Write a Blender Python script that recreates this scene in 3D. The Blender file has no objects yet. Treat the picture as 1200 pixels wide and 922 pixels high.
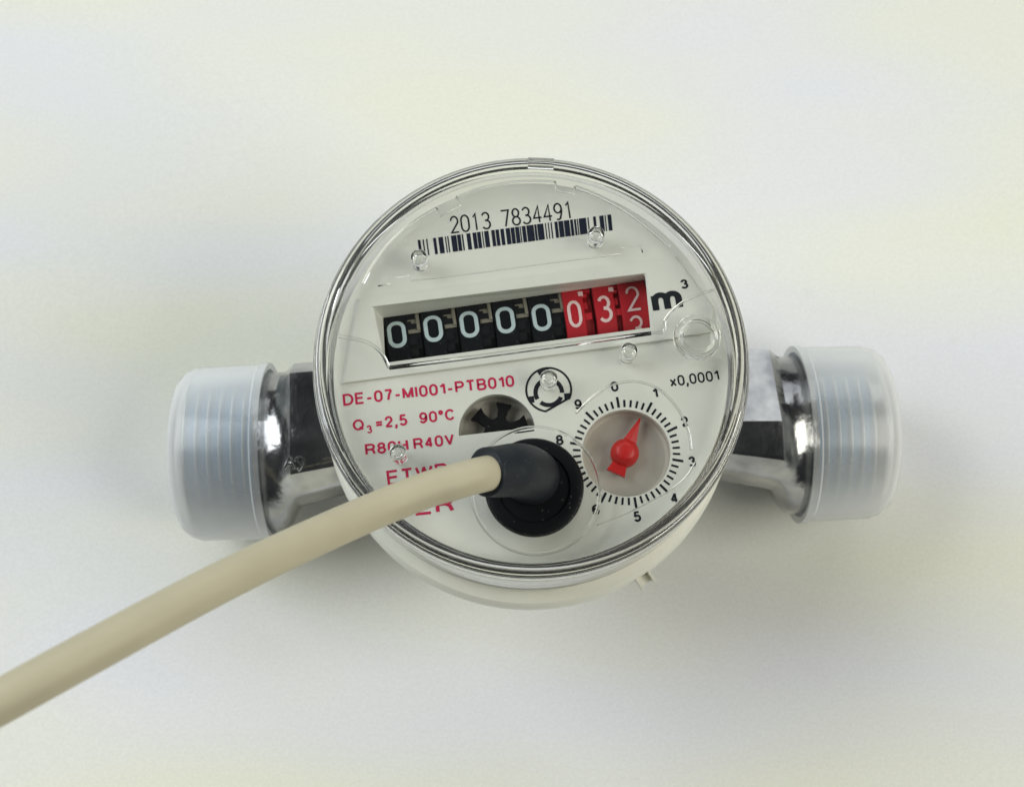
import bpy, bmesh, math, random
from mathutils import Vector, Matrix, noise
random.seed(7)
C = bpy.context.scene.collection
S = 0.001                                   # everything below is written in millimetres
sin, cos, pi, rad = math.sin, math.cos, math.pi, math.radians

# ------------------------------------------------------------------ camera
FOC, TILT = 1600.0, rad(14)                 # focal length in pixels of the 1200 px photograph
FW = Vector((0, sin(TILT), -cos(TILT))); UP = Vector((0, cos(TILT), sin(TILT))); RT = Vector((1, 0, 0))
LID_Z, DIST = 80.0, 224.0
CAM = Vector((0, 0, LID_Z)) - (FW*DIST + RT*(22.5/FOC*DIST) + UP*((461-421)/FOC*DIST))
cd = bpy.data.cameras.new('camera'); cam = bpy.data.objects.new('camera', cd); C.objects.link(cam)
cam.location = CAM*S; cam.rotation_euler = (TILT, 0, 0)
cd.sensor_width = 36; cd.lens = FOC/1200*36; cd.clip_start = 0.01; cd.clip_end = 20
cd.dof.use_dof = True; cd.dof.focus_distance = 0.224; cd.dof.aperture_fstop = 30
bpy.context.scene.camera = cam

def at(u, v, z):                            # point of the photograph on the real plane at height z (mm)
    r = FW + RT*((u-600)/FOC) + UP*((461-v)/FOC)
    return CAM + r*((z-CAM.z)/r.z)
def at_depth(u, v, d):
    return CAM + (FW + RT*((u-600)/FOC) + UP*((461-v)/FOC))*d

# ------------------------------------------------------------------ light
sc = bpy.context.scene
w = bpy.data.worlds.new('World'); sc.world = w; w.use_nodes = True
w.node_tree.nodes['Background'].inputs[0].default_value = (0.93, 0.97, 1.0, 1)
w.node_tree.nodes['Background'].inputs[1].default_value = 0.055
def lamp(name, loc, target, size, power, col):
    d = bpy.data.lights.new(name, 'AREA'); d.shape = 'RECTANGLE'; d.size, d.size_y = size; d.energy = power; d.color = col
    o = bpy.data.objects.new(name, d); C.objects.link(o); o.location = loc
    o.rotation_euler = (Vector(target)-Vector(loc)).to_track_quat('-Z', 'Y').to_euler()
    return o
lamp('window_light', (-0.86, 0.30, 0.86), (0, 0, 0.03), (0.8, 0.8), 9.9, (0.94, 0.985, 1.0))
lamp('room_lamp', (0.90, -0.20, 0.86), (0, 0, 0.03), (0.8, 0.8), 9.4, (1.0, 0.98, 0.89))
lamp('second_window_light', (0.05, 0.84, 0.62), (0, 0, 0.03), (1.2, 0.6), 3.2, (0.95, 0.99, 1.0))
vs = sc.view_settings; vs.view_transform = 'Standard'; vs.look = 'None'; vs.exposure = 0.0; vs.gamma = 1
sc.render.engine = 'CYCLES'
cy = sc.cycles; cy.use_denoising = True; cy.max_bounces = 16; cy.transmission_bounces = 12; cy.transparent_max_bounces = 24
cy.glossy_bounces = 6; cy.diffuse_bounces = 5; cy.caustics_reflective = True; cy.caustics_refractive = True; cy.sample_clamp_indirect = 6

# ------------------------------------------------------------------ materials
def new_mat(name):
    m = bpy.data.materials.new(name); m.use_nodes = True
    return m, m.node_tree.nodes, m.node_tree.links, m.node_tree.nodes['Principled BSDF']
def plain(name, col, rough=0.5, metal=0.0, spec=0.5, var=0.06, scale=400, bump=0.0, bscale=900, sss=0.0, dust=0.0):
    m, N, L, b = new_mat(name)
    b.inputs['Roughness'].default_value = rough; b.inputs['Metallic'].default_value = metal
    b.inputs['Specular IOR Level'].default_value = spec
    tc = N.new('ShaderNodeTexCoord'); nz = N.new('ShaderNodeTexNoise'); nz.inputs['Scale'].default_value = scale; nz.inputs['Detail'].default_value = 4
    L.new(tc.outputs['Object'], nz.inputs['Vector'])
    mx = N.new('ShaderNodeMix'); mx.data_type = 'RGBA'
    mx.inputs['A'].default_value = (*[c*(1-var) for c in col], 1); mx.inputs['B'].default_value = (*[min(1, c*(1+var)) for c in col], 1)
    L.new(nz.outputs['Fac'], mx.inputs['Factor']); L.new(mx.outputs['Result'], b.inputs['Base Color'])
    if dust:
        vo = N.new('ShaderNodeTexVoronoi'); vo.inputs['Scale'].default_value = 900; L.new(tc.outputs['Object'], vo.inputs['Vector'])
        n4 = N.new('ShaderNodeTexNoise'); n4.inputs['Scale'].default_value = 260; L.new(tc.outputs['Object'], n4.inputs['Vector'])
        th = N.new('ShaderNodeMath'); th.operation = 'MULTIPLY'; th.inputs[1].default_value = 0.22; L.new(n4.outputs['Fac'], th.inputs[0])
        lt = N.new('ShaderNodeMath'); lt.operation = 'LESS_THAN'; L.new(vo.outputs['Distance'], lt.inputs[0]); L.new(th.outputs[0], lt.inputs[1])
        ml = N.new('ShaderNodeMath'); ml.operation = 'MULTIPLY'; ml.inputs[1].default_value = dust; L.new(lt.outputs[0], ml.inputs[0])
        m5 = N.new('ShaderNodeMix'); m5.data_type = 'RGBA'; m5.inputs['B'].default_value = (0.5, 0.5, 0.48, 1)
        L.new(ml.outputs[0], m5.inputs['Factor']); L.new(mx.outputs['Result'], m5.inputs['A']); L.new(m5.outputs['Result'], b.inputs['Base Color'])
    if bump:
        n2 = N.new('ShaderNodeTexNoise'); n2.inputs['Scale'].default_value = bscale; n2.inputs['Detail'].default_value = 3
        L.new(tc.outputs['Object'], n2.inputs['Vector'])
        bp = N.new('ShaderNodeBump'); bp.inputs['Strength'].default_value = 0.6; bp.inputs['Distance'].default_value = bump*S
        L.new(n2.outputs['Fac'], bp.inputs['Height']); L.new(bp.outputs['Normal'], b.inputs['Normal'])
    if sss:
        b.inputs['Subsurface Weight'].default_value = sss; b.inputs['Subsurface Radius'].default_value = (1.2*S, 1.0*S, 0.7*S); b.inputs['Subsurface Scale'].default_value = 1.0
    return m
M = {}
M['plate'] = plain('dial_plastic', (0.73, 0.745, 0.675), 0.45, var=0.03)
M['ring'] = plain('cream_plastic', (0.80, 0.795, 0.70), 0.35, var=0.03)
M['well'] = plain('grey_plastic', (0.52, 0.50, 0.44), 0.55, var=0.05)
M['black_print'] = plain('black_print', (0.012, 0.015, 0.02), 0.5, spec=0.2, var=0.2, scale=2500)
M['navy_print'] = plain('barcode_print', (0.010, 0.014, 0.030), 0.5, spec=0.2, var=0.2, scale=2500)
M['red_print'] = plain('red_print', (0.56, 0.022, 0.085), 0.5, spec=0.2, var=0.12, scale=2500)
M['black_drum'] = plain('black_roller_plastic', (0.005, 0.007, 0.010), 0.38, spec=0.22, var=0.3, scale=1500, bump=0.01, bscale=3000, dust=0.09)
M['black_gear'] = plain('black_gear_plastic', (0.008, 0.009, 0.011), 0.45, spec=0.22, var=0.3, scale=1500)
M['red_drum'] = plain('red_roller_plastic', (0.50, 0.010, 0.022), 0.4, var=0.12, scale=1500, bump=0.01, bscale=3000)
M['beige'] = plain('beige_plastic', (0.22, 0.21, 0.165), 0.5)
M['digit_blue'] = plain('pale_blue_paint', (0.50, 0.62, 0.64), 0.5, var=0.05, scale=2000)
M['digit_pink'] = plain('pale_pink_paint', (0.85, 0.64, 0.63), 0.5, var=0.05, scale=2000)
M['pointer'] = plain('red_pointer_plastic', (0.52, 0.012, 0.010), 0.38, var=0.06)
M['star'] = plain('black_star_plastic', (0.004, 0.004, 0.005), 0.6, spec=.15, var=0.2, dust=0.09)
M['dark_band'] = plain('dark_band_grey', (0.26, 0.26, 0.25), 0.5)  # dark tone of the ring added under the clear rim
M['rubber'] = plain('dark_grey_rubber', (0.013, 0.017, 0.022), 0.5, spec=.25, var=0.15, scale=600, bump=0.03, bscale=2500, dust=0.09)
M['plug'] = plain('black_plug_plastic', (0.004, 0.005, 0.006), 0.4, spec=.2, var=0.3, scale=3000, bump=0.01, bscale=3000, dust=0.09)
M['cable'] = plain('cream_pvc', (0.52, 0.475, 0.335), 0.5, spec=.35, var=0.07, scale=180, bump=0.05, bscale=700)

def chrome():
    m, N, L, b = new_mat('cast_chrome')
    b.inputs['Metallic'].default_value = 1; b.inputs['Roughness'].default_value = 0.15
    tc = N.new('ShaderNodeTexCoord')
    n1 = N.new('ShaderNodeTexNoise'); n1.inputs['Scale'].default_value = 700; n1.inputs['Detail'].default_value = 5; n1.inputs['Roughness'].default_value = .6
    n2 = N.new('ShaderNodeTexNoise'); n2.inputs['Scale'].default_value = 110; n2.inputs['Detail'].default_value = 3
    for n in (n1, n2): L.new(tc.outputs['Object'], n.inputs['Vector'])
    a = N.new('ShaderNodeMath'); a.operation = 'MULTIPLY_ADD'; a.inputs[1].default_value = 0.5
    L.new(n1.outputs['Fac'], a.inputs[0]); L.new(n2.outputs['Fac'], a.inputs[2])
    bp = N.new('ShaderNodeBump'); bp.inputs['Strength'].default_value = 0.27; bp.inputs['Distance'].default_value = 0.6*S
    L.new(a.outputs[0], bp.inputs['Height']); L.new(bp.outputs['Normal'], b.inputs['Normal'])
    cr = N.new('ShaderNodeValToRGB'); cr.color_ramp.elements[0].color = (0.24, 0.24, 0.25, 1); cr.color_ramp.elements[1].color = (0.52, 0.52, 0.51, 1)
    cr.color_ramp.elements[0].position = .35; cr.color_ramp.elements[1].position = .65
    L.new(n2.outputs['Fac'], cr.inputs['Fac']); L.new(cr.outputs['Color'], b.inputs['Base Color'])
    return m
M['chrome'] = chrome()
M['thread'] = plain('thread_metal', (0.16, 0.33, 0.52), 0.5, metal=0.35, var=0.1)
M['crest'] = plain('polished_thread_crest', (0.72, 0.74, 0.74), 0.4, metal=0.6, var=0.1)

def glass(name, col=(0.985, 0.985, 0.98), rough=0.0, ior=1.49):
    m = bpy.data.materials.new(name); m.use_nodes = True; N = m.node_tree.nodes; L = m.node_tree.links
    N.remove(N['Principled BSDF']); g = N.new('ShaderNodeBsdfGlass')
    g.inputs['Color'].default_value = (*col, 1); g.inputs['Roughness'].default_value = rough; g.inputs['IOR'].default_value = ior
    L.new(g.outputs[0], N['Material Output'].inputs['Surface'])
    return m
M['clear'] = glass('clear_moulded_plastic')
def sheet_fresnel(N, L):                     # mirror share of a thin sheet, the same from both sides (Schlick)
    lw = N.new('ShaderNodeLayerWeight'); lw.inputs[0].default_value = 0.5
    p = N.new('ShaderNodeMath'); p.operation = 'POWER'; p.inputs[1].default_value = 5; L.new(lw.outputs['Facing'], p.inputs[0])
    a = N.new('ShaderNodeMath'); a.operation = 'MULTIPLY_ADD'; a.inputs[1].default_value = 0.96; a.inputs[2].default_value = 0.036; L.new(p.outputs[0], a.inputs[0])
    return a
def pane_mat():                             # a thin flat sheet: light passes straight through, a little is mirrored
    m = bpy.data.materials.new('clear_sheet_plastic'); m.use_nodes = True; N = m.node_tree.nodes; L = m.node_tree.links
    N.remove(N['Principled BSDF'])
    t = N.new('ShaderNodeBsdfTransparent'); t.inputs[0].default_value = (0.985, 0.985, 0.98, 1)
    g = N.new('ShaderNodeBsdfGlossy'); g.inputs['Roughness'].default_value = 0.03
    f = sheet_fresnel(N, L)
    mx = N.new('ShaderNodeMixShader')
    L.new(f.outputs[0], mx.inputs[0]); L.new(t.outputs[0], mx.inputs[1]); L.new(g.outputs[0], mx.inputs[2])
    L.new(mx.outputs[0], N['Material Output'].inputs['Surface'])
    return m
M['pane'] = pane_mat()
def milky():
    m = bpy.data.materials.new('milky_polyethylene'); m.use_nodes = True; N = m.node_tree.nodes; L = m.node_tree.links
    N.remove(N['Principled BSDF'])
    d = N.new('ShaderNodeBsdfDiffuse'); d.inputs[0].default_value = (0.95, 0.965, 0.96, 1)
    tl = N.new('ShaderNodeBsdfTranslucent'); tl.inputs[0].default_value = (0.95, 0.965, 0.96, 1)
    t = N.new('ShaderNodeBsdfTransparent'); t.inputs[0].default_value = (0.98, 0.99, 0.99, 1)
    g = N.new('ShaderNodeBsdfGlossy'); g.inputs['Roughness'].default_value = 0.22
    tc = N.new('ShaderNodeTexCoord'); nz = N.new('ShaderNodeTexNoise'); nz.inputs['Scale'].default_value = 130; nz.inputs['Detail'].default_value = 3
    L.new(tc.outputs['Object'], nz.inputs['Vector'])
    mr = N.new('ShaderNodeMapRange'); mr.inputs['To Min'].default_value = 0.12; mr.inputs['To Max'].default_value = 0.20
    L.new(nz.outputs['Fac'], mr.inputs['Value'])
    lw = N.new('ShaderNodeLayerWeight'); lw.inputs[0].default_value = 0.35       # a grazing path crosses more plastic
    ad = N.new('ShaderNodeMath'); ad.operation = 'MULTIPLY_ADD'; ad.inputs[1].default_value = 1.15; ad.use_clamp = True
    L.new(lw.outputs['Facing'], ad.inputs[0]); L.new(mr.outputs[0], ad.inputs[2])
    m1 = N.new('ShaderNodeMixShader'); m1.inputs[0].default_value = 0.12; L.new(d.outputs[0], m1.inputs[1]); L.new(tl.outputs[0], m1.inputs[2])
    m2 = N.new('ShaderNodeMixShader'); L.new(ad.outputs[0], m2.inputs[0]); L.new(t.outputs[0], m2.inputs[1]); L.new(m1.outputs[0], m2.inputs[2])
    f = sheet_fresnel(N, L)
    m3 = N.new('ShaderNodeMixShader'); L.new(f.outputs[0], m3.inputs[0]); L.new(m2.outputs[0], m3.inputs[1]); L.new(g.outputs[0], m3.inputs[2])
    L.new(m3.outputs[0], N['Material Output'].inputs['Surface'])
    return m
M['milky'] = milky()
def cloth():
    m, N, L, b = new_mat('white_cotton_cloth')
    b.inputs['Roughness'].default_value = 0.9; b.inputs['Specular IOR Level'].default_value = 0.15
    tc = N.new('ShaderNodeTexCoord')
    mp = N.new('ShaderNodeMapping'); mp.inputs['Scale'].default_value = (4.5, 15, 1); mp.inputs['Location'].default_value = (0.3, 0.95, 0)
    n1 = N.new('ShaderNodeTexNoise'); n1.inputs['Scale'].default_value = 1.3; n1.inputs['Detail'].default_value = 2; n1.inputs['Roughness'].default_value = .45
    L.new(tc.outputs['Object'], mp.inputs[0]); L.new(mp.outputs[0], n1.inputs['Vector'])
    cr = N.new('ShaderNodeValToRGB'); e = cr.color_ramp.elements               # soft bands of warm and cool light, put into the cloth colour
    e[0].position = .37; e[0].color = (0.80, 0.81, 0.84, 1); e[1].position = .58; e[1].color = (0.835, 0.84, 0.725, 1)
    L.new(n1.outputs['Fac'], cr.inputs['Fac'])
    # small faint specks of dirt
    vo = N.new('ShaderNodeTexVoronoi'); vo.inputs['Scale'].default_value = 30
    L.new(tc.outputs['Object'], vo.inputs['Vector'])
    mr = N.new('ShaderNodeMapRange'); mr.inputs['From Min'].default_value = 0.02; mr.inputs['From Max'].default_value = 0.06; mr.inputs['To Min'].default_value = 0.12; mr.inputs['To Max'].default_value = 0
    L.new(vo.outputs['Distance'], mr.inputs['Value'])
    mx = N.new('ShaderNodeMix'); mx.data_type = 'RGBA'; mx.inputs['B'].default_value = (0.45, 0.40, 0.34, 1)
    L.new(mr.outputs[0], mx.inputs['Factor']); L.new(cr.outputs['Color'], mx.inputs['A']); gr = N.new('ShaderNodeTexNoise'); gr.inputs['Scale'].default_value = 1700; gr.inputs['Detail'].default_value = 3; L.new(tc.outputs['Object'], gr.inputs['Vector'])
    gm = N.new('ShaderNodeMapRange'); gm.inputs['From Min'].default_value = .3; gm.inputs['From Max'].default_value = .7; gm.inputs['To Min'].default_value = .955; gm.inputs['To Max'].default_value = 1.035
    L.new(gr.outputs['Fac'], gm.inputs['Value'])
    gx = N.new('ShaderNodeVectorMath'); gx.operation = 'SCALE'; L.new(mx.outputs['Result'], gx.inputs[0]); L.new(gm.outputs[0], gx.inputs['Scale']); L.new(gx.outputs[0], b.inputs['Base Color'])
    # twill weave
    m2 = N.new('ShaderNodeMapping'); m2.inputs['Rotation'].default_value = (0, 0, rad(38)); L.new(tc.outputs['Object'], m2.inputs[0])
    wv = N.new('ShaderNodeTexWave'); wv.inputs['Scale'].default_value = 330; wv.inputs['Distortion'].default_value = 3.5; wv.inputs['Detail'].default_value = 2
    L.new(m2.outputs[0], wv.inputs['Vector'])
    n3 = N.new('ShaderNodeTexNoise'); n3.inputs['Scale'].default_value = 1500; L.new(tc.outputs['Object'], n3.inputs['Vector'])
    a = N.new('ShaderNodeMath'); a.operation = 'ADD'; L.new(wv.outputs['Fac'], a.inputs[0]); L.new(n3.outputs['Fac'], a.inputs[1])
    bp = N.new('ShaderNodeBump'); bp.inputs['Strength'].default_value = 0.16; bp.inputs['Distance'].default_value = 0.05*S
    L.new(a.outputs[0], bp.inputs['Height']); L.new(bp.outputs['Normal'], b.inputs['Normal'])
    return m
M['cloth'] = cloth()

# ------------------------------------------------------------------ mesh helpers (mm in, metres out)
def mesh_data(name, V, F, m, smooth=False):
    d = bpy.data.meshes.new(name); d.from_pydata([tuple(Vector(v)*S) for v in V], [], F); d.update()
    d.materials.append(M[m])
    bm = bmesh.new(); bm.from_mesh(d); bmesh.ops.recalc_face_normals(bm, faces=bm.faces[:]); bm.to_mesh(d); bm.free()
    if smooth: d.polygons.foreach_set('use_smooth', [True]*len(d.polygons))
    return d
def put(name, d, parent=None, loc=(0, 0, 0), rot=(0, 0, 0)):
    o = bpy.data.objects.new(name, d); C.objects.link(o); o.location = Vector(loc)*S; o.rotation_euler = rot
    if parent: o.parent = parent
    return o
def smooth_sharp(o, ang=35):
    d = o.data; d.polygons.foreach_set('use_smooth', [True]*len(d.polygons))
    d.set_sharp_from_angle(angle=rad(ang)); return o
def lathe(prof, seg=128, closed=True):       # profile of (r, z) round the z axis
    V, F = [], []; n = len(prof)
    for r, z in prof:
        V += [(r*cos(2*pi*k/seg), r*sin(2*pi*k/seg), z) for k in range(seg)]
    for i in range(n if closed else n-1):
        j = (i+1) % n
        for k in range(seg):
            l = (k+1) % seg
            F.append((i*seg+k, i*seg+l, j*seg+l, j*seg+k))
    if not closed:                           # cap open ends
        if prof[0][0] > 1e-3: F.append(tuple(range(seg)))
        if prof[-1][0] > 1e-3: F.append(tuple((n-1)*seg+k for k in range(seg)))
    return V, F
def box(c, s, rz=0):
    R = Matrix.Rotation(rz, 3, 'Z'); c = Vector(c)
    V = [c + R @ Vector((x*s[0]/2, y*s[1]/2, z*s[2]/2)) for x in (-1, 1) for y in (-1, 1) for z in (-1, 1)]
    F = [(0, 1, 3, 2), (4, 6, 7, 5), (0, 4, 5, 1), (2, 3, 7, 6), (0, 2, 6, 4), (1, 5, 7, 3)]
    return V, F
def join(*parts):
    V, F = [], []
    for v, f in parts:
        n = len(V); V += list(v); F += [tuple(i+n for i in q) for q in f]
    return V, F
def spline(P, n=12):                         # Catmull-Rom through points
    P = [Vector(p) for p in P]; Q = [P[0]*2-P[1]] + P + [P[-1]*2-P[-2]]; out = []
    for i in range(1, len(Q)-2):
        for k in range(n):
            t = k/n; a, b, c, d = Q[i-1:i+3]
            out.append(0.5*((2*b)+(c-a)*t+(2*a-5*b+4*c-d)*t*t+(3*b-a-3*c+d)*t**3))
    return out + [P[-1]]
def sweep(path, radii, seg=32, cap=True, closed=False):
    path = [Vector(p) for p in path]; n = len(path); V, F = [], []
    T = [((path[(i+1) % n] if closed else path[min(i+1, n-1)])-(path[i-1] if closed else path[max(i-1, 0)])).normalized() for i in range(n)]
    nrm = T[0].orthogonal().normalized()
    for i in range(n):
        nrm = (nrm-T[i]*nrm.dot(T[i])).normalized(); bn = T[i].cross(nrm)
        r = radii[i] if hasattr(radii, '__len__') else radii
        V += [path[i]+(nrm*cos(2*pi*k/seg)+bn*sin(2*pi*k/seg))*r for k in range(seg)]
    for i in range(n if closed else n-1):
        j = (i+1) % n
        for k in range(seg):
            l = (k+1) % seg; F.append((i*seg+k, i*seg+l, j*seg+l, j*seg+k))
    if cap and not closed: F += [tuple(range(seg)), tuple((n-1)*seg+k for k in range(seg))]
    return V, F
def ribbon(P, wd, closed=False):             # flat mitred stroke in 2-D
    P = [Vector(p).to_2d() for p in P]; n = len(P); A = []; F = []
    for i in range(n):
        a = P[i-1] if (i > 0 or closed) else None; b = P[(i+1) % n] if (i < n-1 or closed) else None
        d1 = (P[i]-a).normalized() if a is not None else None; d2 = (b-P[i]).normalized() if b is not None else None
        if d1 is None: d1 = d2
        if d2 is None: d2 = d1
        n1 = Vector((-d1.y, d1.x)); n2 = Vector((-d2.y, d2.x)); m = (n1+n2)
        m = m.normalized() if m.length > 1e-4 else n1
        k = wd/2/max(0.5, m.dot(n1)); A += [P[i]+m*k, P[i]-m*k]
    for i in range(n if closed else n-1):
        j = (i+1) % n; F.append((2*i, 2*i+1, 2*j+1, 2*j))
    return A, F
def arc(cx, cy, rx, ry, a0, a1, n=14):
    return [(cx+rx*cos(rad(a0+(a1-a0)*k/n)), cy+ry*sin(rad(a0+(a1-a0)*k/n))) for k in range(n+1)]
def flat(loops, z0, z1):                     # 2-D outline with holes, filled and given thickness (z0..z1 mm)
    cu = bpy.data.curves.new('outline', 'CURVE'); cu.dimensions = '2D'; cu.fill_mode = 'BOTH'; cu.extrude = (z1-z0)/2*S
    for lp in loops:
        s = cu.splines.new('POLY'); s.points.add(len(lp)-1); s.use_cyclic_u = True
        for i, p in enumerate(lp): s.points[i].co = (p[0]*S, p[1]*S, 0, 1)
    o = bpy.data.objects.new('outline', cu); C.objects.link(o)
    d = bpy.data.meshes.new_from_object(o.evaluated_get(bpy.context.evaluated_depsgraph_get()))
    bpy.data.objects.remove(o); bpy.data.curves.remove(cu)
    for v in d.vertices: v.co.z += (z0+z1)/2*S
    d.materials.clear(); return d
def text_mesh(s, bold=0.0, extrude=0.0, bevel=0.0):
    cu = bpy.data.curves.new('lettering', 'FONT'); cu.body = s; cu.size = 1; cu.offset = bold; cu.resolution_u = 5; cu.extrude = extrude; cu.bevel_depth = bevel; cu.bevel_resolution = 2
    o = bpy.data.objects.new('lettering', cu); C.objects.link(o)
    d = bpy.data.meshes.new_from_object(o.evaluated_get(bpy.context.evaluated_depsgraph_get()))
    bpy.data.objects.remove(o); bpy.data.curves.remove(cu)
    d.materials.clear(); return d
CAPH = max(v.co.y for v in text_mesh('E').vertices)
def A_(cx, cy, rx, ry, a0, a1, n=12): return arc(cx, cy, rx, ry, a0, a1, n)
FONT = {                                     # stroke letters in a unit box: (width, strokes)
    'D': (.66, [[(0, 0), (0, 1), (.45, 1), *A_(.45, .5, .55, .5, 80, -80), (.45, 0), (0, 0)]]),
    'E': (.56, [[(1, 1), (0, 1), (0, 0), (1, 0)], [(0, .53), (.92, .53)]]),
    '-': (.34, [[(0, .37), (1, .37)]]),
    '0': (.50, [[*A_(.5, .66, .5, .34, 180, 0), *A_(.5, .34, .5, .34, 0, -180), (0, .66)]]),
    '7': (.50, [[(0, 1), (1, 1), (.62, .55), (.4, 0)]]),
    'M': (.70, [[(0, 0), (0, 1), (.5, .02), (1, 1), (1, 0)]]),
    'I': (.02, [[(.5, 0), (.5, 1)]]),
    '1': (.30, [[(0, .76), (.55, .82), (1, 1), (1, 0)]]),
    'P': (.56, [[(0, 0), (0, 1), (.55, 1), *A_(.6, .74, .4, .26, 80, -80, 8), (.55, .48), (0, .48)]]),
    'T': (.58, [[(0, 1), (1, 1)], [(.5, 1), (.5, 0)]]),
    'B': (.58, [[(0, 0), (0, 1), (.55, 1), *A_(.58, .76, .36, .24, 80, -80, 8), (.55, .52), (0, .52)], [(.5, .52), *A_(.6, .26, .4, .26, 80, -80, 8), (.5, 0), (0, 0)]]),
    'Q': (.72, [[*A_(.5, .5, .5, .5, 0, 350, 24), (1, .5)], [(.62, .24), (1, -.02)]]),
    '3': (.48, [[(.04, .78), *A_(.48, .76, .42, .24, 150, -70, 9), (.44, .53), *A_(.48, .27, .5, .27, 80, -155, 11)]]),
    '=': (.48, [[(0, .56), (1, .56)], [(0, .28), (1, .28)]]),
    '2': (.50, [[(.02, .70), *A_(.5, .70, .46, .30, 165, -25, 9), (.02, 0), (1, 0)]]),
    ',': (.06, [[(.7, .12), (.7, -.08), (-.6, -.3)]]),
    '5': (.50, [[(.92, 1), (.2, 1), (.08, .48), *A_(.48, .31, .5, .31, 125, -155, 12)]]),
    '9': (.50, [[(.06, .2), *A_(.45, .2, .4, .2, 200, 280, 5), *A_(.5, .45, .5, .45, -40, 0, 4), *A_(.5, .68, .48, .32, 0, 350, 16)]]),
    '6': (.50, [[(.94, .8), *A_(.55, .8, .4, .2, 20, 100, 5), *A_(.5, .55, .5, .45, 140, 180, 4), *A_(.5, .32, .48, .32, 180, -170, 16)]]),
    '\u00b0': (.22, [[*A_(.5, .84, .5, .16, 0, 340, 12), (1, .84)]]),
    'C': (.66, [[*A_(.5, .5, .5, .5, 35, 325, 20)]]),
    'R': (.60, [[(0, 0), (0, 1), (.55, 1), *A_(.6, .745, .38, .255, 80, -80, 8), (.5, .49), (0, .49)], [(.55, .49), (.85, .35), (1, 0)]]),
    '8': (.50, [[*A_(.5, .765, .43, .235, 0, 350, 16), (.93, .765)], [*A_(.5, .27, .5, .27, 0, 350, 16), (1, .27)]]),
    'H': (.58, [[(0, 0), (0, 1)], [(1, 0), (1, 1)], [(0, .52), (1, .52)]]),
    '4': (.52, [[(.74, 0), (.74, 1), (0, .26), (1, .26)]]),
    'V': (.60, [[(0, 1), (.5, 0), (1, 1)]]),
    'W': (.90, [[(0, 1), (.26, 0), (.5, 1), (.74, 0), (1, 1)]]),
    'x': (.46, [[(0, .72), (1, 0)], [(1, .72), (0, 0)]]),
    'm': (.95, [[(0, 0), (0, 1)], [(0, .6), *A_(.25, .65, .25, .35, 150, 0, 8), (.5, 0)], [(.5, .6), *A_(.75, .65, .25, .35, 150, 0, 8), (1, 0)]]),
}
def split_corners(st):                       # acute corners are drawn as two strokes
    out = []
    for P in st:
        cur = [P[0]]
        for i in range(1, len(P)):
            cur.append(P[i])
            if i < len(P)-1:
                a = Vector(P[i])-Vector(P[i-1]); b = Vector(P[i+1])-Vector(P[i])
                if a.length > 1e-4 and b.length > 1e-4 and a.angle(b) > rad(100): out.append(cur); cur = [P[i]]
        out.append(cur)
    return out
def letters(s, sw):                          # strokes of a line of text, cap height 1; returns (verts 3-D with small z steps, faces, width)
    V, F, x = [], [], 0.0
    for ch in s:
        if ch == ' ': x += .34; continue
        wd, st = FONT[ch]; bw = wd
        k = -1
        for P in split_corners(st):
            k += 1; Q = [(x+sw/2+p[0]*bw, (sw/2+p[1]*(1-sw))) for p in P]
            cl = (Vector(Q[0])-Vector(Q[-1])).length < 1e-3
            v, f = ribbon(Q[:-1] if cl else Q, sw, cl); n = len(V)
            V += [(p.x, p.y, k) for p in v]; F += [tuple(i+n for i in q) for q in f]
        x += bw+sw+.13
    return V, F, x-.13
def print_text(s, p0, p1, cap_px, z, m, parent, sw=.18, name='lettering'):
    """flat lettering from baseline start p0 to end p1 (photo points on the plane z)"""
    a, b = at(*p0, z), at(*p1, z); ex = (b-a).normalized(); ey = Vector((-ex.y, ex.x, 0)); Ln = (b-a).length
    h = (at(p0[0], p0[1]-cap_px, z)-a).length
    V, F, wd = letters(s, sw)
    return put(name, mesh_data(name, [a+ex*(x/wd*Ln)+ey*(y*h)+Vector((0, 0, .012*k)) for x, y, k in V], F, m), parent)
def tag(o, label=None, cat=None, kind=None, group=None):
    for k, v in (('label', label), ('category', cat), ('kind', kind), ('group', group)):
        if v: o[k] = v
    return o
def empty(name, loc=(0, 0, 0)):
    o = bpy.data.objects.new(name, None); C.objects.link(o); o.location = Vector(loc)*S; o.empty_display_size = 0.01; return o

# ------------------------------------------------------------------ the cloth
def make_cloth():
    n, half = 220, 700.0; V, F = [], []
    for j in range(n+1):
        for i in range(n+1):
            x = -half+2*half*i/n; y = -half+2*half*j/n
            d = math.hypot(x, y); k = min(1, max(0, (d-92)/60))
            z = 1.6*noise.noise(Vector((x/150, y/60, 3.1)))*k + 0.5*noise.noise(Vector((x/45, y/38, 9.0)))*k
            V.append((x, y, z+0.5))
    for j in range(n):
        for i in range(n):
            a = j*(n+1)+i; F.append((a, a+1, a+n+2, a+n+1))
    o = put('table_cloth_surface', mesh_data('table_cloth_surface', V, F, 'cloth', True))
    tag(o, 'plain white cloth spread under the water meter', 'cloth', 'structure')
make_cloth()

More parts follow.
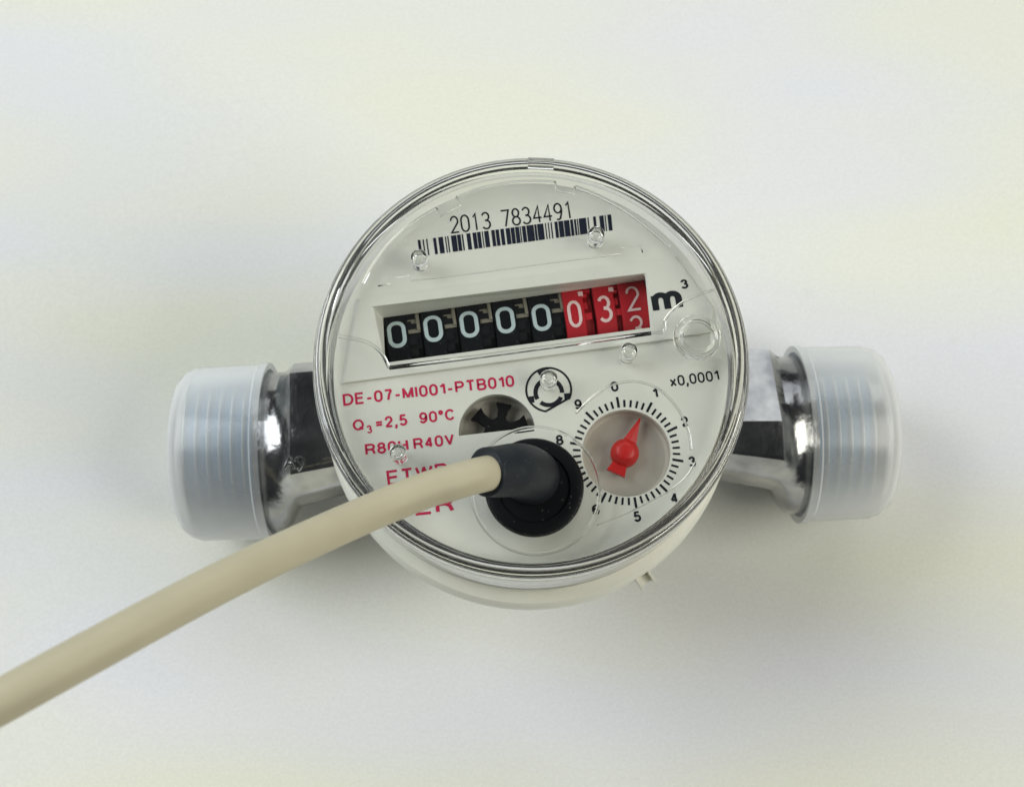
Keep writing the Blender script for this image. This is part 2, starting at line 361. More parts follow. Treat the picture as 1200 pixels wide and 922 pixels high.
# ------------------------------------------------------------------ water meter
meter = tag(empty('water_meter'), 'round water meter with clear lid, number rollers and chrome pipe stubs', 'water meter')
AX_Z = 19.0
pl = at(255, 531, AX_Z); pr = at(996, 507, AX_Z)
E = (pr-pl); E.z = 0; E.normalize(); N_ = Vector((-E.y, E.x, 0)); MID = pl+E*((Vector((0, 0, 0))-pl).dot(E)); MID.z = AX_Z
def axp(s, a=0.0, b=0.0): return MID+E*s+N_*a+Vector((0, 0, b))        # along the pipe, sideways, up
def s_of(u, v, z): return (at(u, v, z)-MID).dot(E)
S_L_OUT, S_L_IN = s_of(206, 531, AX_Z+6), s_of(303, 515, AX_Z+17)
S_R_IN, S_R_OUT = s_of(951, 490, AX_Z+17), s_of(1044, 507, AX_Z+6)

def loft(secs):
    V, F = [], []; n = len(secs[0])
    for s in secs: V += s
    for i in range(len(secs)-1):
        for k in range(n):
            l = (k+1) % n; F.append((i*n+k, i*n+l, (i+1)*n+l, (i+1)*n+k))
    F += [tuple(range(n)), tuple((len(secs)-1)*n+k for k in range(n))]
    return V, F
def stub(sign, s_collar, s_end, poly):
    secs = []; n = 120
    def ray(a):                              # distance from the middle to the cast outline in direction a
        dx, dy = cos(a), sin(a); best = 14.0
        for i in range(len(poly)):
            (x1, y1), (x2, y2) = poly[i], poly[(i+1) % len(poly)]
            det = dx*(y2-y1)-dy*(x2-x1)
            if abs(det) < 1e-9: continue
            t = (x1*(y2-y1)-y1*(x2-x1))/det; u = (x1*dy-y1*dx)/det
            if t > 0 and -1e-6 <= u <= 1+1e-6: best = t
        return best
    def sec(s, r, o, dz, k=1.0):
        out = []
        for q in range(n):
            a = 2*pi*q/n; rr = r*(1-o)+ray(a)*k*o
            x = cos(a)*rr
            t = min(1, max(0, (s_collar-5-s)/22)); x *= 1-.40*t if x < 0 else 1+.10*t     # the cast neck narrows towards the chamber
            out.append(axp(s*sign, x, sin(a)*rr+dz))
        return out
    c = s_collar
    for s, r, o, dz, k in ((16, 17, 1, 6, 1), (27, 15, 1, 6, 1), (c-13, 15, 1, 6, 1), (c-8, 15, 1, 6, 1), (c-6.4, 15.5, 1, 5.9, 1), (c-4.8, 15.9, .6, 3.4, 1), (c-3.8, 16, .2, 1.8, 1), (c-2.8, 16.1, 0, .8, 1), (c-1.6, 16.3, 0, .2, 1), (c+1.6, 16.3, 0, 0, 1), (c+1.8, 15.2, 0, 0, 1), (s_end, 15.0, 0, 0, 1)):
        secs.append(sec(s, r, o, dz, k))
    return loft(secs)
POLY_R = [(16.0, -2), (14.6, 7.5), (-1.5, 14.0), (-9.0, 13.0), (-12.0, 6.5), (-12.4, -2), (-9, -12), (9, -12)]
POLY_L = [(15.5, -2), (14.8, 8), (11.2, 13.9), (-2.5, 13.3), (-8.5, 12.2), (-12.0, 6.5), (-12.6, -2), (-9, -12), (9, -12)]
S_PL, S_PR = S_L_OUT+3.2, S_R_OUT-3.2
hub = lathe([(0, 0.5), (21, 0.5), (24, 2), (25, 9), (26, 20), (29, 32), (31, 40), (31.5, 46.5), (0, 46.5)], 96, closed=False)
body = put('meter_body', mesh_data('meter_body', *join(hub, stub(-1, -S_L_IN, -S_PL, POLY_L), stub(1, S_R_IN, S_PR, POLY_R)), 'chrome'), meter)
smooth_sharp(body, 24)
# cast marks on the left stub
def cast_mark(ch, u, v, hpx):
    z = AX_Z+19.3; a = at(u, v, z); d = text_mesh(ch, 0.0, 0.03, 0.05)
    k = (at(u, v-hpx, z)-a).length/CAPH
    for p in d.vertices:
        q = a+E*(p.co.x*k)+N_*(p.co.y*k); p.co = Vector((q.x, q.y, z+p.co.z*8))*S
    d.materials.append(M['chrome']); put('cast_mark', d, body)
cast_mark('A', 333, 549, 13); cast_mark('9', 346, 551, 15)
# threads under the caps
def thread(s0, s1):
    prof = []; pitch = 2.309; n = int(abs(s1-s0)/pitch); sg = 1 if s1 > s0 else -1
    path, radii = [], []
    for i in range(n):
        for f, r in ((0, 15.7), (.66, 15.7), (.74, 16.6), (.86, 16.6), (.94, 15.7)):
            path.append(axp(s0+sg*(i+f)*pitch)); radii.append(r)
    return sweep(path, radii, 96, cap=False)
for s0, s1 in ((S_L_IN-1.5, S_PL), (S_R_IN+1.5, S_PR)):
    d = mesh_data('pipe_thread', *thread(s0, s1), 'thread', False); d.materials.append(M['crest'])
    for p in d.polygons:
        if (p.index//96) % 5 in (1, 2, 3): p.material_index = 1
    put('pipe_thread', d, body)

# locking ring (cream plastic below the lid)
ring_prof = [(32.3, 63.6), (35.2, 63.6), (35.4, 63.3), (35.3, 58), (35.0, 52.4), (34.6, 52.0), (34.7, 51.2), (37.0, 50.6), (37.7, 49.6), (37.8, 46.2), (37.2, 45.2), (30.5, 45.0), (30.5, 60), (32, 62)]
ring = put('locking_ring', mesh_data('locking_ring', *lathe(ring_prof, 160), 'ring'), meter); smooth_sharp(ring, 40)
tp = at(757, 681, 47.5); tdir = math.atan2(tp.y, tp.x); tr = math.hypot(tp.x, tp.y)
pc = lambda dr, da, z: (cos(tdir)*(37.3+dr)-sin(tdir)*da, sin(tdir)*(37.3+dr)+cos(tdir)*da, z)
tab = put('release_tab', mesh_data('release_tab', *join(box(pc(1.2, -1.3, 47.6), (3.0, .5, 2.2), tdir), box(pc(1.2, 1.3, 47.6), (3.0, .5, 2.2), tdir), box(pc(.9, 0, 46.8), (2.2, 2.0, .5), tdir)), 'ring'), ring)
dark_band = put('dark_band_ring', mesh_data('dark_band_ring', *lathe([(33.45, 63.65), (35.2, 63.65), (35.2, 63.82), (34.08, 63.82), (34.08, 66.5), (33.45, 66.5)], 160), 'dark_band'), meter); smooth_sharp(dark_band)  # unseen ring, added so the clear rim refracts dark bands

# dial plate with its openings
FZ = 75.0                                    # face of the plate
PZ = FZ+0.05                                 # print lies on it
def q3(pts, z): return [at(u, v, z) for u, v in pts]
HOLE_C = at(734, 530.5, FZ); HOLE_R = 7.3
STAR_C = at(582.5, 505.5, FZ); STAR_R = 6.35
ROT = math.atan2(at(755, 325, FZ).y-at(450, 369, FZ).y, at(755, 325, FZ).x-at(450, 369, FZ).x)
frame_o = [(417, 351), (793, 300), (838, 362), (838, 392), (398, 451)]
po = q3(frame_o, FZ); cen = sum((Vector(p) for p in po), Vector())/5
frame_i = [(436, 359.5), (755, 320.5), (757, 324), (763, 383.5), (450, 425)]
def circle(c, r, n=96, a0=0.0, a1=360.0): return [(c[0]+r*cos(rad(a0+(a1-a0)*k/n)), c[1]+r*sin(rad(a0+(a1-a0)*k/n))) for k in range(n if a1-a0 >= 359 else n+1)]
slot = [tuple((cen+(Vector(p)-cen)*0.985)[:2]) for p in po]
half_disc = circle(STAR_C, STAR_R, 48, math.degrees(ROT)-2, math.degrees(ROT)+178)
d = flat([circle((0, 0), 33.0, 160), circle(HOLE_C, HOLE_R), half_disc, slot], FZ-1.2, FZ)
d.materials.append(M['plate']); plate = put('dial_plate', d, meter)
smooth_sharp(put('dial_skirt', mesh_data('dial_skirt', *lathe([(32.95, FZ-.6), (33.25, FZ-1.2), (33.35, 63.8), (32.4, 63.8), (32.4, FZ-1.3)], 160), 'ring'), plate), 40)
# raised frame and trough round the rollers
def frame_mesh():
    z1 = FZ+0.55
    inn = lambda k, z: [Vector((*(cen+(Vector(p)-cen)*k)[:2], z)) for p in po]
    L0 = inn(1.0, FZ-.02); L1 = inn(0.988, z1-.18); L1b = inn(0.978, z1)
    L2 = q3(frame_i, z1); c2 = sum(L2, Vector())/5
    L2a = [c2+(p-c2)*1.012 for p in L2]; L2b = [Vector((*(c2+(p-c2)*0.994)[:2], z1-.25)) for p in L2]
    zb = FZ-5.0
    L3 = q3([(449, 372.5), (755.5, 328.5), (758, 330), (765, 390), (452, 433)], zb)
    secs = [L0, L1, L1b, L2a, L2b, L3]; V, F = [], []
    for s in secs: V += [tuple(p) for p in s]
    for i in range(len(secs)-1):
        for k in range(5):
            l = (k+1) % 5; F.append((i*5+k, i*5+l, (i+1)*5+l, (i+1)*5+k))
    return V, F
put('counter_frame', mesh_data('counter_frame', *frame_mesh(), 'plate'), plate)
# round well of the pointer, half-round well of the star wheel
def cup(c, r, z0, z1, m, name):
    V, F = lathe([(r+.02, z0), (r+.02, z1+.5), (r-.5, z1), (0.001, z1)], 96, closed=False); F = F[:-1] if len(F[-1]) > 4 else F
    F = [f for f in F if len(f) <= 4]
    o = put(name, mesh_data(name, [(x+c[0], y+c[1], z) for x, y, z in V], F, m), plate); smooth_sharp(o, 40); return o
cup(HOLE_C, HOLE_R, FZ-.05, FZ-3.6, 'well', 'pointer_well')
cup(STAR_C, STAR_R+.3, FZ-1.25, FZ-4.8, 'well', 'star_well')

# prints -----------------------------------------------------------------
T = lambda *a, **k: print_text(*a, parent=plate, z=PZ, **k)
red = dict(m='red_print')
T('DE-07-MI001-PTB010', (402.5, 475.6), (603.2, 452.8), 13.8, **red)
T('Q', (414, 505), (427, 503.5), 13, **red); T('3', (430, 508), (436.5, 507.2), 9.5, **red)
T('=2,5', (440, 502.5), (478, 498), 13.3, **red); T('90°C', (492, 496.5), (533.8, 491.6), 13.2, **red)
T('R80H', (428.6, 533.7), (479, 527.5), 13.3, **red); T('R40V', (485.2, 527), (533, 520.8), 13.3, **red)
T('ETWR', (454.5, 569), (526, 559), 17.5, sw=.16, **red); T('ER', (487.2, 604), (532.5, 599), 20, sw=.16, **red)
blk = dict(m='black_print')
print_text('m', (766, 367.5), (801.5, 362.5), 23.5, FZ+.6, 'black_print', plate, sw=.27)
print_text('3', (798.5, 339), (807.5, 337.6), 11, FZ+.6, 'black_print', plate, sw=.2)
T('x0,0001', (786, 453.5), (843.5, 445.6), 12.5, sw=.16, **blk)

GLY = {                                      # stroke digits on a 1 x 1.6 cell
    '0': [[*arc(.5, 1.1, .5, .5, 180, 0, 8), *arc(.5, .5, .5, .5, 0, -180, 8), (0, 1.1)]],
    '1': [[(.2, 1.3), (.55, 1.6), (.55, 0)]],
    '2': [[(0, 1.25), *arc(.5, 1.13, .47, .47, 165, -20, 8), (0.02, .03), (1, .03)]],
    '3': [[(0.03, 1.35), *arc(.45, 1.2, .45, .40, 140, -80, 8), (.36, .83)], [(.36, .83), *arc(.45, .42, .53, .42, 85, -150, 9)]],
    '4': [[(.72, 0), (.72, 1.6), (0, .45), (1.05, .45)]],
    '7': [[(0, 1.57), (1, 1.57), (.42, 0)]],
    '8': [[*arc(.5, 1.2, .42, .40, -90, 270, 14)], [*arc(.5, .41, .5, .41, 90, 450, 14)]],
    '9': [[*arc(.5, 1.13, .48, .46, 0, 360, 14)], [(.98, 1.13), (.96, .75), (.7, .1), (.45, .01), (.2, .05)]],
}
def serial():
    V, F = [], []; a, b = at(529.5, 273.3, PZ), at(674.5, 255.0, PZ); ex = (b-a).normalized(); ey = Vector((-ex.y, ex.x, 0))
    pit = (b-a).length/11.72; cw = pit*.70; h = (at(529, 254.3, PZ)-a).length/1.6; x = 0
    for ch in '2013 7834491':
        for k, st in enumerate(GLY.get(ch, [])):
            cl = (Vector(st[0])-Vector(st[-1])).length < .02
            v, f = ribbon([(p[0]*cw, p[1]*h) for p in (st[:-1] if cl else st)], .29, cl)
            n = len(V); V += [a+ex*(x+p.x)+ey*p.y+Vector((0, 0, .012*k)) for p in v]; F += [tuple(i+n for i in q) for q in f]
        x += pit*(.82 if ch == ' ' else 1.0)
    put('serial_number', mesh_data('serial_number', V, F, 'black_print'), plate)
serial()
def barcode():
    bars = [(45, 60), (72, 79), (92, 99), (131, 147), (160, 186), (197, 203), (210, 217), (231, 261), (265, 285), (291, 299), (318, 340), (352, 373), (377, 397), (404, 410), (417, 442), (457, 476), (481, 500), (508, 528), (538, 562), (566, 587), (591, 613), (617, 623), (629, 650), (655, 695), (699, 711), (715, 750), (759, 765), (775, 781), (791, 798), (813, 830), (835, 862), (866, 896), (901, 917), (923, 934), (939, 945), (950, 991), (999, 1006), (1031, 1046), (1066, 1090), (1096, 1102), (1112, 1133)]
    V, F = [], []
    tl, tr_, bl, br = at(489.4, 281.5, PZ), at(716, 251.3, PZ), at(492, 300.5, PZ), at(718, 270, PZ)
    for x0, x1 in bars:
        s, t = (x0-45)/1088, (x1-45)/1088; n = len(V)
        V += [tl.lerp(tr_, s), tl.lerp(tr_, t), bl.lerp(br, t), bl.lerp(br, s)]; F.append((n, n+1, n+2, n+3))
    put('barcode', mesh_data('barcode', V, F, 'navy_print'), plate)
barcode()
# dial scale
DC = at(734.3, 529.6, FZ)
def scale():
    V, F = [], []
    for k in range(50):
        a = ROT+pi/2-2*pi*k/50; major = k % 5 == 0
        e = Vector((cos(a), sin(a), 0)); n_ = Vector((-e.y, e.x, 0)); wd = .21 if major else .18; r0, r1 = 7.62, (9.45 if major else 8.85)
        c = Vector((DC.x, DC.y, PZ)); n = len(V)
        V += [c+e*r0-n_*wd, c+e*r1-n_*wd, c+e*r1+n_*wd, c+e*r0+n_*wd]; F.append((n, n+1, n+2, n+3))
    put('scale_marks', mesh_data('scale_marks', V, F, 'black_print'), plate)
    for k in range(10):
        a = ROT+pi/2-2*pi*k/10; c = at(733.3, 528, PZ)+Vector((cos(a), sin(a), 0))*11.05
        V, F, wd = letters(str(k), .2); X = Vector((cos(ROT), sin(ROT), 0)); Y = Vector((-sin(ROT), cos(ROT), 0))
        put('lettering', mesh_data('lettering', [c+X*((x-wd/2)*1.75)+Y*((y-.5)*1.75)+Vector((0, 0, .012*q)) for x, y, q in V], F, 'black_print'), plate)
scale()
# flow symbol: an open ring inside a ring with a flat cut
def flow_symbol():
    c = at(643, 456.5, PZ); parts = []
    def add(pts, wd, dz=0, closed=False):
        v, f = ribbon([(c.x+x, c.y+y) for x, y in pts], wd, closed); parts.append(([Vector((p.x, p.y, PZ+dz)) for p in v], f))
    add(arc(0, 0, 3.75, 3.75, -95, 155, 40)[0:0] + arc(0, 0, 3.75, 3.75, -22, 262, 50), .34, 0, True)
    cx, cy = 0, -.45
    add(arc(cx, cy, 2.2, 2.2, 118, 212, 18), .72); add(arc(cx, cy, 2.2, 2.2, 62, -2, 14), .72); add(arc(cx, cy, 2.2, 2.2, 232, 338, 18), .72)
    for a in (208, -18):
        e = Vector((cos(rad(a)), sin(rad(a)))); p0 = e*2.75+Vector((0, -.35)); add([p0, e*3.7], 1.1, .012)
    add(arc(0, 0, 3.3, 3.3, 88, 122, 8), .8, .012)
    put('flow_symbol', mesh_data('flow_symbol', *join(*parts), 'black_print'), plate)
flow_symbol()
def small_arrow():
    a, b = at(602, 507.5, PZ), at(626, 504, PZ); ex = (b-a).normalized(); ey = Vector((-ex.y, ex.x, 0))
    P = [(0, 0), (1.0, .45), (.95, .12), ((b-a).length, .12), ((b-a).length, -.12), (.95, -.12)]
    put('direction_arrow', mesh_data('direction_arrow', [a+ex*x+ey*y for x, y in P], [tuple(range(6))], 'black_print'), plate)
small_arrow()

# number rollers ----------------------------------------------------------
EX = Vector((cos(ROT), sin(ROT), 0)); EY = Vector((-sin(ROT), cos(ROT), 0)); DR = 8.6; TOPZ = FZ-4.3
def wrap(x, y, r): a = y/DR; return Vector((x, r*sin(a), r*cos(a)))       # local: axis x, top at z
def cyl_x(x0, x1, r, seg=72, bev=.12):
    prof = [(x0, r-bev), (x0+bev, r), (x1-bev, r), (x1, r-bev)]; V, F = [], []
    for x, rr in prof: V += [(x, rr*sin(2*pi*k/seg), rr*cos(2*pi*k/seg)) for k in range(seg)]
    for i in range(3):
        for k in range(seg): l = (k+1) % seg; F.append((i*seg+k, i*seg+l, (i+1)*seg+l, (i+1)*seg+k))
    F += [tuple(range(seg)), tuple(3*seg+k for k in range(seg))]
    return V, F
def blk_on(x0, x1, a0, a1, r0, r1, n=3):     # a block on the drum between angles given as arc mm
    V, F = [], []
    for i in range(n+1):
        y = a0+(a1-a0)*i/n
        V += [wrap(x0, y, r0), wrap(x1, y, r0), wrap(x1, y, r1), wrap(x0, y, r1)]
    for i in range(n):
        for k in range(4): l = (k+1) % 4; F.append((i*4+k, i*4+l, i*4+4+l, i*4+4+k))
    F += [(0, 1, 2, 3), tuple(n*4+k for k in range(4))]
    return V, F
def digit_mesh(ch, wd, ht, st, m, dy=0.0):
    parts = []
    if ch == '0b':                           # broad rounded zero
        r = wd*.36; hw, hh = wd/2-st/2, ht/2-st/2
        P = [*arc(hw-r, hh-r, r, r, 0, 90, 6), *arc(-hw+r, hh-r, r, r, 90, 180, 6), *arc(-hw+r, -hh+r, r, r, 180, 270, 6), *arc(hw-r, -hh+r, r, r, 270, 360, 6)]
        Q = []
        for i in range(len(P)):
            a, b = Vector(P[i]), Vector(P[(i+1) % len(P)]); k = max(1, int((b-a).length/.4)); Q += [a.lerp(b, j/k) for j in range(k)]
        v, f = ribbon(Q, st, True); parts.append(([Vector((p.x, p.y, 0)) for p in v], f))
    else:
        for stq in GLY[ch]:
            P = [Vector(((p[0]-.5)*(wd-st), (p[1]-.8)/1.6*(ht-st))) for p in stq]; cl = (P[0]-P[-1]).length < .05
            if cl: P = P[:-1]
            Q = []
            for i in range(len(P)-(0 if cl else 1)):
                a, b = P[i], P[(i+1) % len(P)]; k = max(1, int((b-a).length/.4)); Q += [a.lerp(b, j/k) for j in range(k)]
            if not cl: Q.append(P[-1])
            v, f = ribbon(Q, st, cl); lift = .014*len(parts)
            parts.append(([Vector((p.x, p.y, lift)) for p in v], f))
    V, F = join(*parts)
    return mesh_data('digit', [wrap(p.x, p.y+dy, DR+.05+p.z) for p in V], F, m, True)
# frame: the roller row runs along EX; x measured from the first digit
base = at(465, 391, TOPZ)
def rx(u, v): return (at(u, v, TOPZ)-base).dot(EX)
yoff = 0.0
black_us = [(465, 391), (507.5, 384), (549.8, 379), (592.2, 374), (634.5, 371)]
red_us = [(673.5, 367.5), (709.3, 361.5), (741.7, 350)]
p_b = (rx(*black_us[4])-rx(*black_us[0]))/4
axis_c = Vector((base.x, base.y, TOPZ-DR))
yc = [(at(u, v, TOPZ)-base).dot(EY) for u, v in black_us+red_us]
def drum_black():
    hw = 1.92; parts = [cyl_x(-hw, hw, DR)]
    return join(*parts)
def gear_black():
    parts = [cyl_x(1.95, 4.1, DR-1.5)]
    for x0, x1, a0, a1, r1 in ((1.9, 3.35, 2.55, 4.2, .02), (1.9, 2.65, .55, 2.0, .12), (2.6, 3.5, .55, 1.45, .1), (1.9, 4.1, -3.2, .35, .75), (1.9, 3.3, -2.3, -.9, .3), (1.9, 3.3, -4.4, -3.0, .3)):
        parts.append(blk_on(x0, x1, a0, a1, DR-1.7, DR-r1))
    return join(*parts)
drum_d = mesh_data('number_roller', *drum_black(), 'black_drum'); gear_d = mesh_data('transfer_gear', *gear_black(), 'black_gear')
notch_d = mesh_data('roller_notch', *blk_on(1.98, 4.1, -.2, 4.0, DR-1.6, DR-.45, 6), 'beige')
spacer_d = mesh_data('roller_spacer', *blk_on(3.55, 4.12, .2, 4.3, DR-1.5, DR-.2, 6), 'beige')
dig0 = digit_mesh('0b', 3.2, 4.75, .68, 'digit_blue')
for i in range(5):
    o = put('number_roller', drum_d, meter, axis_c+EX*rx(*black_us[i]), (0, 0, ROT)); smooth_sharp(o)
    g = put('transfer_gear', gear_d, o); put('roller_notch', notch_d, o); put('roller_spacer', spacer_d, o)
    put('digit', dig0, o, (0, 0, 0), (-(yc[i]-0.1)/DR*1.0, 0, 0))
rdrum = mesh_data('number_roller', *cyl_x(-1.75, 1.75, DR), 'red_drum')
rgear = mesh_data('transfer_gear', *join(cyl_x(1.78, 3.3, DR-1.6), blk_on(1.7, 2.4, -.4, .9, DR-1.7, DR-.5), blk_on(1.7, 2.9, -2.4, -1.2, DR-1.7, DR-.25), blk_on(1.7, 2.6, 1.9, 2.5, DR-1.7, DR-.3), blk_on(1.7, 3.3, 2.9, 4.0, DR-1.7, DR-.3)), 'red_drum')
rnotch = mesh_data('roller_notch', *blk_on(1.15, 1.98, 2.1, 2.95, DR-.9, DR+.06), 'digit_pink')
for i, ch in enumerate('032'):
    j = 5+i; loc = axis_c+EX*rx(*red_us[i])
    if i < 2:
        o = put('number_roller', rdrum, meter, loc, (0, 0, ROT)); smooth_sharp(o)
        put('transfer_gear', rgear, o); put('roller_notch', rnotch, o)
        put('digit', digit_mesh(ch, 2.4, 4.8, .54, 'digit_pink'), o, (0, 0, 0), (-yc[j]/DR, 0, 0))
    else:
        o = put('number_roller', mesh_data('number_roller', *join(cyl_x(-2.3, 2.6, DR+.15)), 'red_drum'), meter, loc, (0, 0, ROT)); smooth_sharp(o)
        for c2, dy in (('2', 0.0), ('3', -5.3)):
            put('digit', digit_mesh(c2, 2.5, 4.6, .42, 'digit_pink'), o, (0, 0, 0.2), (-(yc[j]+dy)/DR, 0, 0))

# red pointer -------------------------------------------------------------
def pointer():
    z = FZ-2.2; hubc = at(733, 528.5, z+2); tip = at(750.5, 489, z+1); e = (tip-hubc); e.z = 0; Ln = e.length; e.normalize(); n_ = Vector((-e.y, e.x, 0))
    V, F = lathe([(0.001, z+2.3), (1.2, z+2.3), (1.55, z+2.1), (2.25, z+1.1), (2.35, z+.8), (2.35, z-.6), (0.001, z-.6)], 64, closed=False)
    F = [f for f in F if len(f) <= 4]
    V = [Vector((v[0]+hubc.x, v[1]+hubc.y, v[2])) for v in V]
    def prism(P, zs):                        # P in (along, across); zs heights per point
        k = len(P); c = Vector((hubc.x, hubc.y, 0))
        vv = [c+e*x+n_*y+Vector((0, 0, h)) for (x, y), h in zip(P, zs)]+[c+e*x+n_*y+Vector((0, 0, z-.2)) for x, y in P]
        ff = [tuple(range(k)), tuple(range(k, 2*k))]+[(i, (i+1) % k, k+(i+1) % k, k+i) for i in range(k)]
        return vv, ff
    needle = prism([(1.2, 1.35), (1.2, 0), (1.2, -1.35), (Ln, -.1), (Ln, .1)], [z+.7, z+1.5, z+.7, z+.55, z+.55])
    nv = needle[0]; ff = [(0, 1, 4), (1, 3, 4), (1, 2, 3), (0, 4, 9, 5), (4, 3, 8, 9), (3, 2, 7, 8), (2, 1, 0, 5, 6, 7), (5, 6, 7, 8, 9)]
    tail = prism([(-1.6, 1.1), (-1.6, -1.1), (-3.8, -1.6), (-3.8, 1.6)], [z+.9]*4)
    o = put('dial_pointer', mesh_data('dial_pointer', *join((V, F), (nv, ff), tail), 'pointer'), meter); smooth_sharp(o, 30)
pointer()
# black star wheel --------------------------------------------------------
def star():
    z = FZ-3.4; c = at(584.5, 506, z+.6); P = []
    for k in range(6):
        a = rad(80+60*k); e = Vector((cos(a), sin(a))); n_ = Vector((-e.y, e.x))
        P += [Vector((c.x, c.y))+q for q in (e*2.5-n_*.75, e*4.0-n_*.85, e*5.0-n_*1.3, e*5.0+n_*1.3, e*4.0+n_*.85, e*2.5+n_*.75)]
        a2 = a+rad(30); P.append(Vector((c.x, c.y))+Vector((cos(a2), sin(a2)))*2.35)
    d = flat([[tuple(p) for p in P]], z-.9, z+.6); d.materials.append(M['star']); put('star_wheel', d, meter)
star()

# clear cover -------------------------------------------------------------
rim_prof = [(36.0, 63.9), (36.0, 73.6), (36.05, 78.4), (35.85, 79.2), (35.3, 79.75), (34.5, 79.95), (34.0, 79.8), (33.75, 79.3), (33.3, 79.2), (33.3, 77.9), (33.55, 77.2), (33.9, 76.2), (34.1, 74.5), (34.15, 64.2), (34.4, 63.9)]
cover = put('clear_cover', mesh_data('clear_cover', *lathe(rim_prof, 192), 'clear'), meter); smooth_sharp(cover, 32)
SOCK = at(628, 574, 79.2); SOCK_R = 10.3; PLUG_R = 7.95
d = flat([circle((0, 0), 33.25, 160)], 77.9, 79.2); d.materials.append(M['pane']); put('cover_pane', d, cover)
def pin_mesh(r, h, name='cover_pin'):
    V, F = lathe([(0.001, 0.25), (r*.45, .3), (r*.6, .75), (r*.9, .75), (r, .5), (r*.9, -h), (r*.55, -h-.5), (0.001, -h-.6)], 72, closed=False)
    return mesh_data(name, V, [f for f in F if len(f) <= 4], 'clear', True)
pin_d = pin_mesh(1.45, 3.0)
for u, v in ((491, 303), (698.5, 276), (737, 412), (466.5, 531), (643, 444)):
    p = at(u, v, 79.2); smooth_sharp(put('cover_pin', pin_d, cover, (p.x, p.y, 79.22)), 40)
p = at(817, 395, 79.2)
V, F = lathe([(0.001, .3), (1.0, .4), (1.9, .5), (2.3, .6), (2.6, .35), (3.0, .2), (3.4, .5), (3.7, .45), (3.9, .1), (3.9, -.5), (3.2, -.6), (2.9, -1.6), (2.2, -1.9), (0.001, -1.9)], 64, closed=False)
smooth_sharp(put('cover_boss', mesh_data('cover_boss', V, [f for f in F if len(f) <= 4], 'clear', True), cover, (p.x, p.y, 79.22)), 40)
def ridge(pts, r=.24, curve=True, z=79.25, closed=False, name='moulded_ridge'):
    P = [at(u, v, z) for u, v in pts]
    if curve: P = spline(P, 16)
    V, F = sweep(P, r, 10, True, closed)
    for i, q in enumerate(V): q.z = z+(q.z-z)*.8
    return put(name, mesh_data(name, V, F, 'clear', True), cover)
ridge([(425, 333), (436, 313), (455, 287), (480, 264), (511, 244)]); ridge([(511, 244), (516, 253), (539, 241), (535, 231)], curve=False, r=.2)
ridge([(535, 231), (565, 220), (600, 213.5), (625, 212), (650, 213)], r=.2); ridge([(650, 213), (652, 223), (672, 227), (674, 219)], curve=False, r=.22)
ridge([(674, 219), (700, 229), (735, 248), (765, 271), (785, 289)], r=.34)
ridge([(443, 335), (457, 333), (457, 325.5), (479, 323), (481, 329.5), (560, 320), (640, 309), (726, 298), (729, 291), (751, 288.5), (753, 296)], curve=False, r=.11)
ridge([(397, 394), (415, 397), (432, 402), (447, 414), (456, 431)], r=.30)
ridge([(456, 431), (560, 418), (660, 404.5), (763, 390.5)], r=.36, curve=False); ridge([(763, 390.5), (778, 388), (780, 374), (796, 357), (817, 346), (836, 340)], r=.22)
ridge([(675, 484), (694, 466), (716, 451.5), (745, 447), (772, 456), (793, 477), (806, 503), (810, 527)], r=.2)
ridge([(815, 541), (804, 558), (787, 573), (768, 584), (735, 601), (700, 615)], r=.10)
cc = [(SOCK.x+SOCK_R*cos(2*pi*k/96), SOCK.y+SOCK_R*sin(2*pi*k/96), 79.25) for k in range(96)]
put('plug_collar', mesh_data('plug_collar', *lathe([(SOCK_R-.25, 79.1), (SOCK_R-.2, 79.6), (SOCK_R+.05, 79.75), (SOCK_R+.25, 79.5), (SOCK_R+.3, 79.1)], 128), 'clear', True), cover, (SOCK.x, SOCK.y, 0))
a0 = math.atan2(at(634, 187, 79).y, at(634, 187, 79).x)
put('rim_notch', mesh_data('rim_notch', *box((35.0*cos(a0), 35.0*sin(a0), 79.3), (1.4, 4.4, 1.0), a0), 'clear'), cover)

# ------------------------------------------------------------------ caps on the pipe ends
def cap(s_in, s_out, label):
    sg = 1 if s_out > s_in else -1; c = axp((s_in+s_out)/2); R = 18.25
    prof = [(s_in, R+.1), (s_in+sg*1.6, R+.15), (s_in+sg*1.9, R-.15), (s_out-sg*4.2, R-.4), (s_out-sg*2.4, R-.95), (s_out-sg*1.1, R-2.0), (s_out-sg*.3, R-3.4), (s_out, R-5), (s_out, .01),
            (s_out-sg*1.3, .01), (s_out-sg*1.3, R-5), (s_out-sg*2.2, R-3), (s_out-sg*4.2, R-1.65), (s_in+sg*.2, R-1.2)]
    path = [axp(s)-c for s, r in prof]; V, F = [], []; n = 128
    for (s, r), p in zip(prof, path): V += [p+(N_*cos(2*pi*k/n)+Vector((0, 0, 1))*sin(2*pi*k/n))*r for k in range(n)]
    m = len(prof)
    for i in range(m):
        j = (i+1) % m
        if prof[i][1] < .1 and prof[j][1] < .1: continue
        for k in range(n): l = (k+1) % n; F.append((i*n+k, i*n+l, j*n+l, j*n+k))
    o = put('thread_cap', mesh_data('thread_cap', V, F, 'milky'), None, c); smooth_sharp(o, 40)
    tag(o, label, 'cap', None, 'translucent caps on the pipe ends')
cap(S_L_IN, S_L_OUT, 'milky translucent cap on the pipe end beside the cream cable')
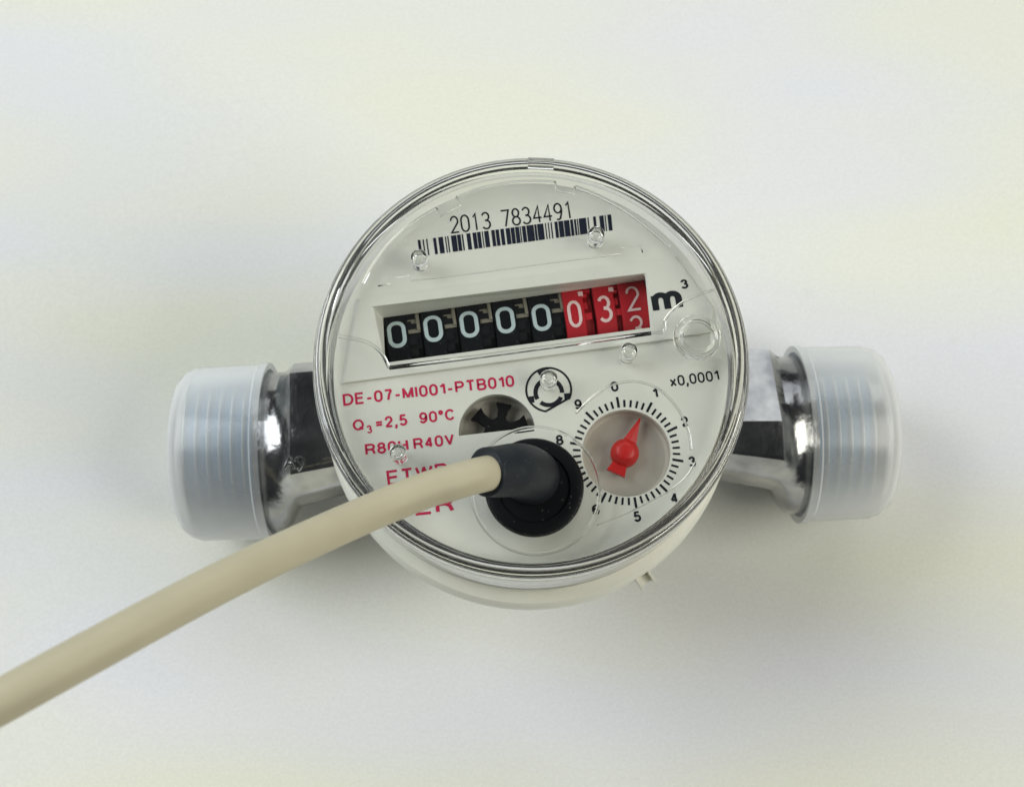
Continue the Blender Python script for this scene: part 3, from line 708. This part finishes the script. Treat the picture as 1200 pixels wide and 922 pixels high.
cap(S_R_IN, S_R_OUT, 'milky translucent cap on the pipe end beside the rough bright chrome stub')

# ------------------------------------------------------------------ plugged-in sensor cable
sensor = tag(empty('sensor_cable', (SOCK.x, SOCK.y, 79.3)), 'cream cable with black plug pushed into the meter lid', 'cable')
o0 = Vector((SOCK.x, SOCK.y, 79.3)); PC = at(626, 570, 80.8)-o0
def rel(p): return Vector(p)-o0
V, F = lathe([(PLUG_R-.3, 0), (PLUG_R, .2), (PLUG_R, 1.2), (PLUG_R-.25, 1.6), (PLUG_R-.9, 1.75), (5.8, 1.6), (5.6, 1.2), (0.001, 1.2)], 96, closed=False)
pg = put('plug', mesh_data('plug', V, [f for f in F if len(f) <= 4 or True], 'plug'), sensor, (PC.x, PC.y, 0)); smooth_sharp(pg, 35)
cab = [at_depth(*q) for q in ((580, 553, 207), (571, 554.5, 204), (560, 557, 202), (546, 560.5, 200.8), (528, 566, 199.8), (500, 574, 198.5), (442, 597, 195), (350, 638, 185), (250, 686.5, 174), (125, 753.5, 164), (0, 822, 158), (-90, 872, 157), (-260, 960, 165))]
end = cab[-1]; cab += [end+Vector((-40, -22, -22)), end+Vector((-75, -40, -70)), Vector((end.x-110, end.y-60, 14)), Vector((end.x-160, end.y-85, 2.8)), Vector((end.x-230, end.y-120, 2.7))]
put('cable', mesh_data('cable', *sweep([rel(p) for p in spline(cab, 14)], 2.66, 40), 'cable', True), sensor)
bp = [rel(p) for p in (at(621.5, 558, 80.4), at(619.5, 556, 83.5), at(613, 552.5, 87.0), at_depth(601, 551, 209), at_depth(587, 552, 207), at_depth(569.5, 553, 204.6))]
bs = spline(bp, 10); nb = len(bs); br = [4.75-1.0*i/(nb-1) for i in range(nb)]
e_ = (bs[-1]-bs[-2]).normalized()
bs += [bs[-1]+e_*.15, bs[-1]+e_*.22, bs[-1]+e_*.2, bs[-1]-e_*.6]; br += [3.6, 3.3, 2.95, 2.6]
put('strain_relief', mesh_data('strain_relief', *sweep(bs, br, 48), 'rubber', True), sensor)
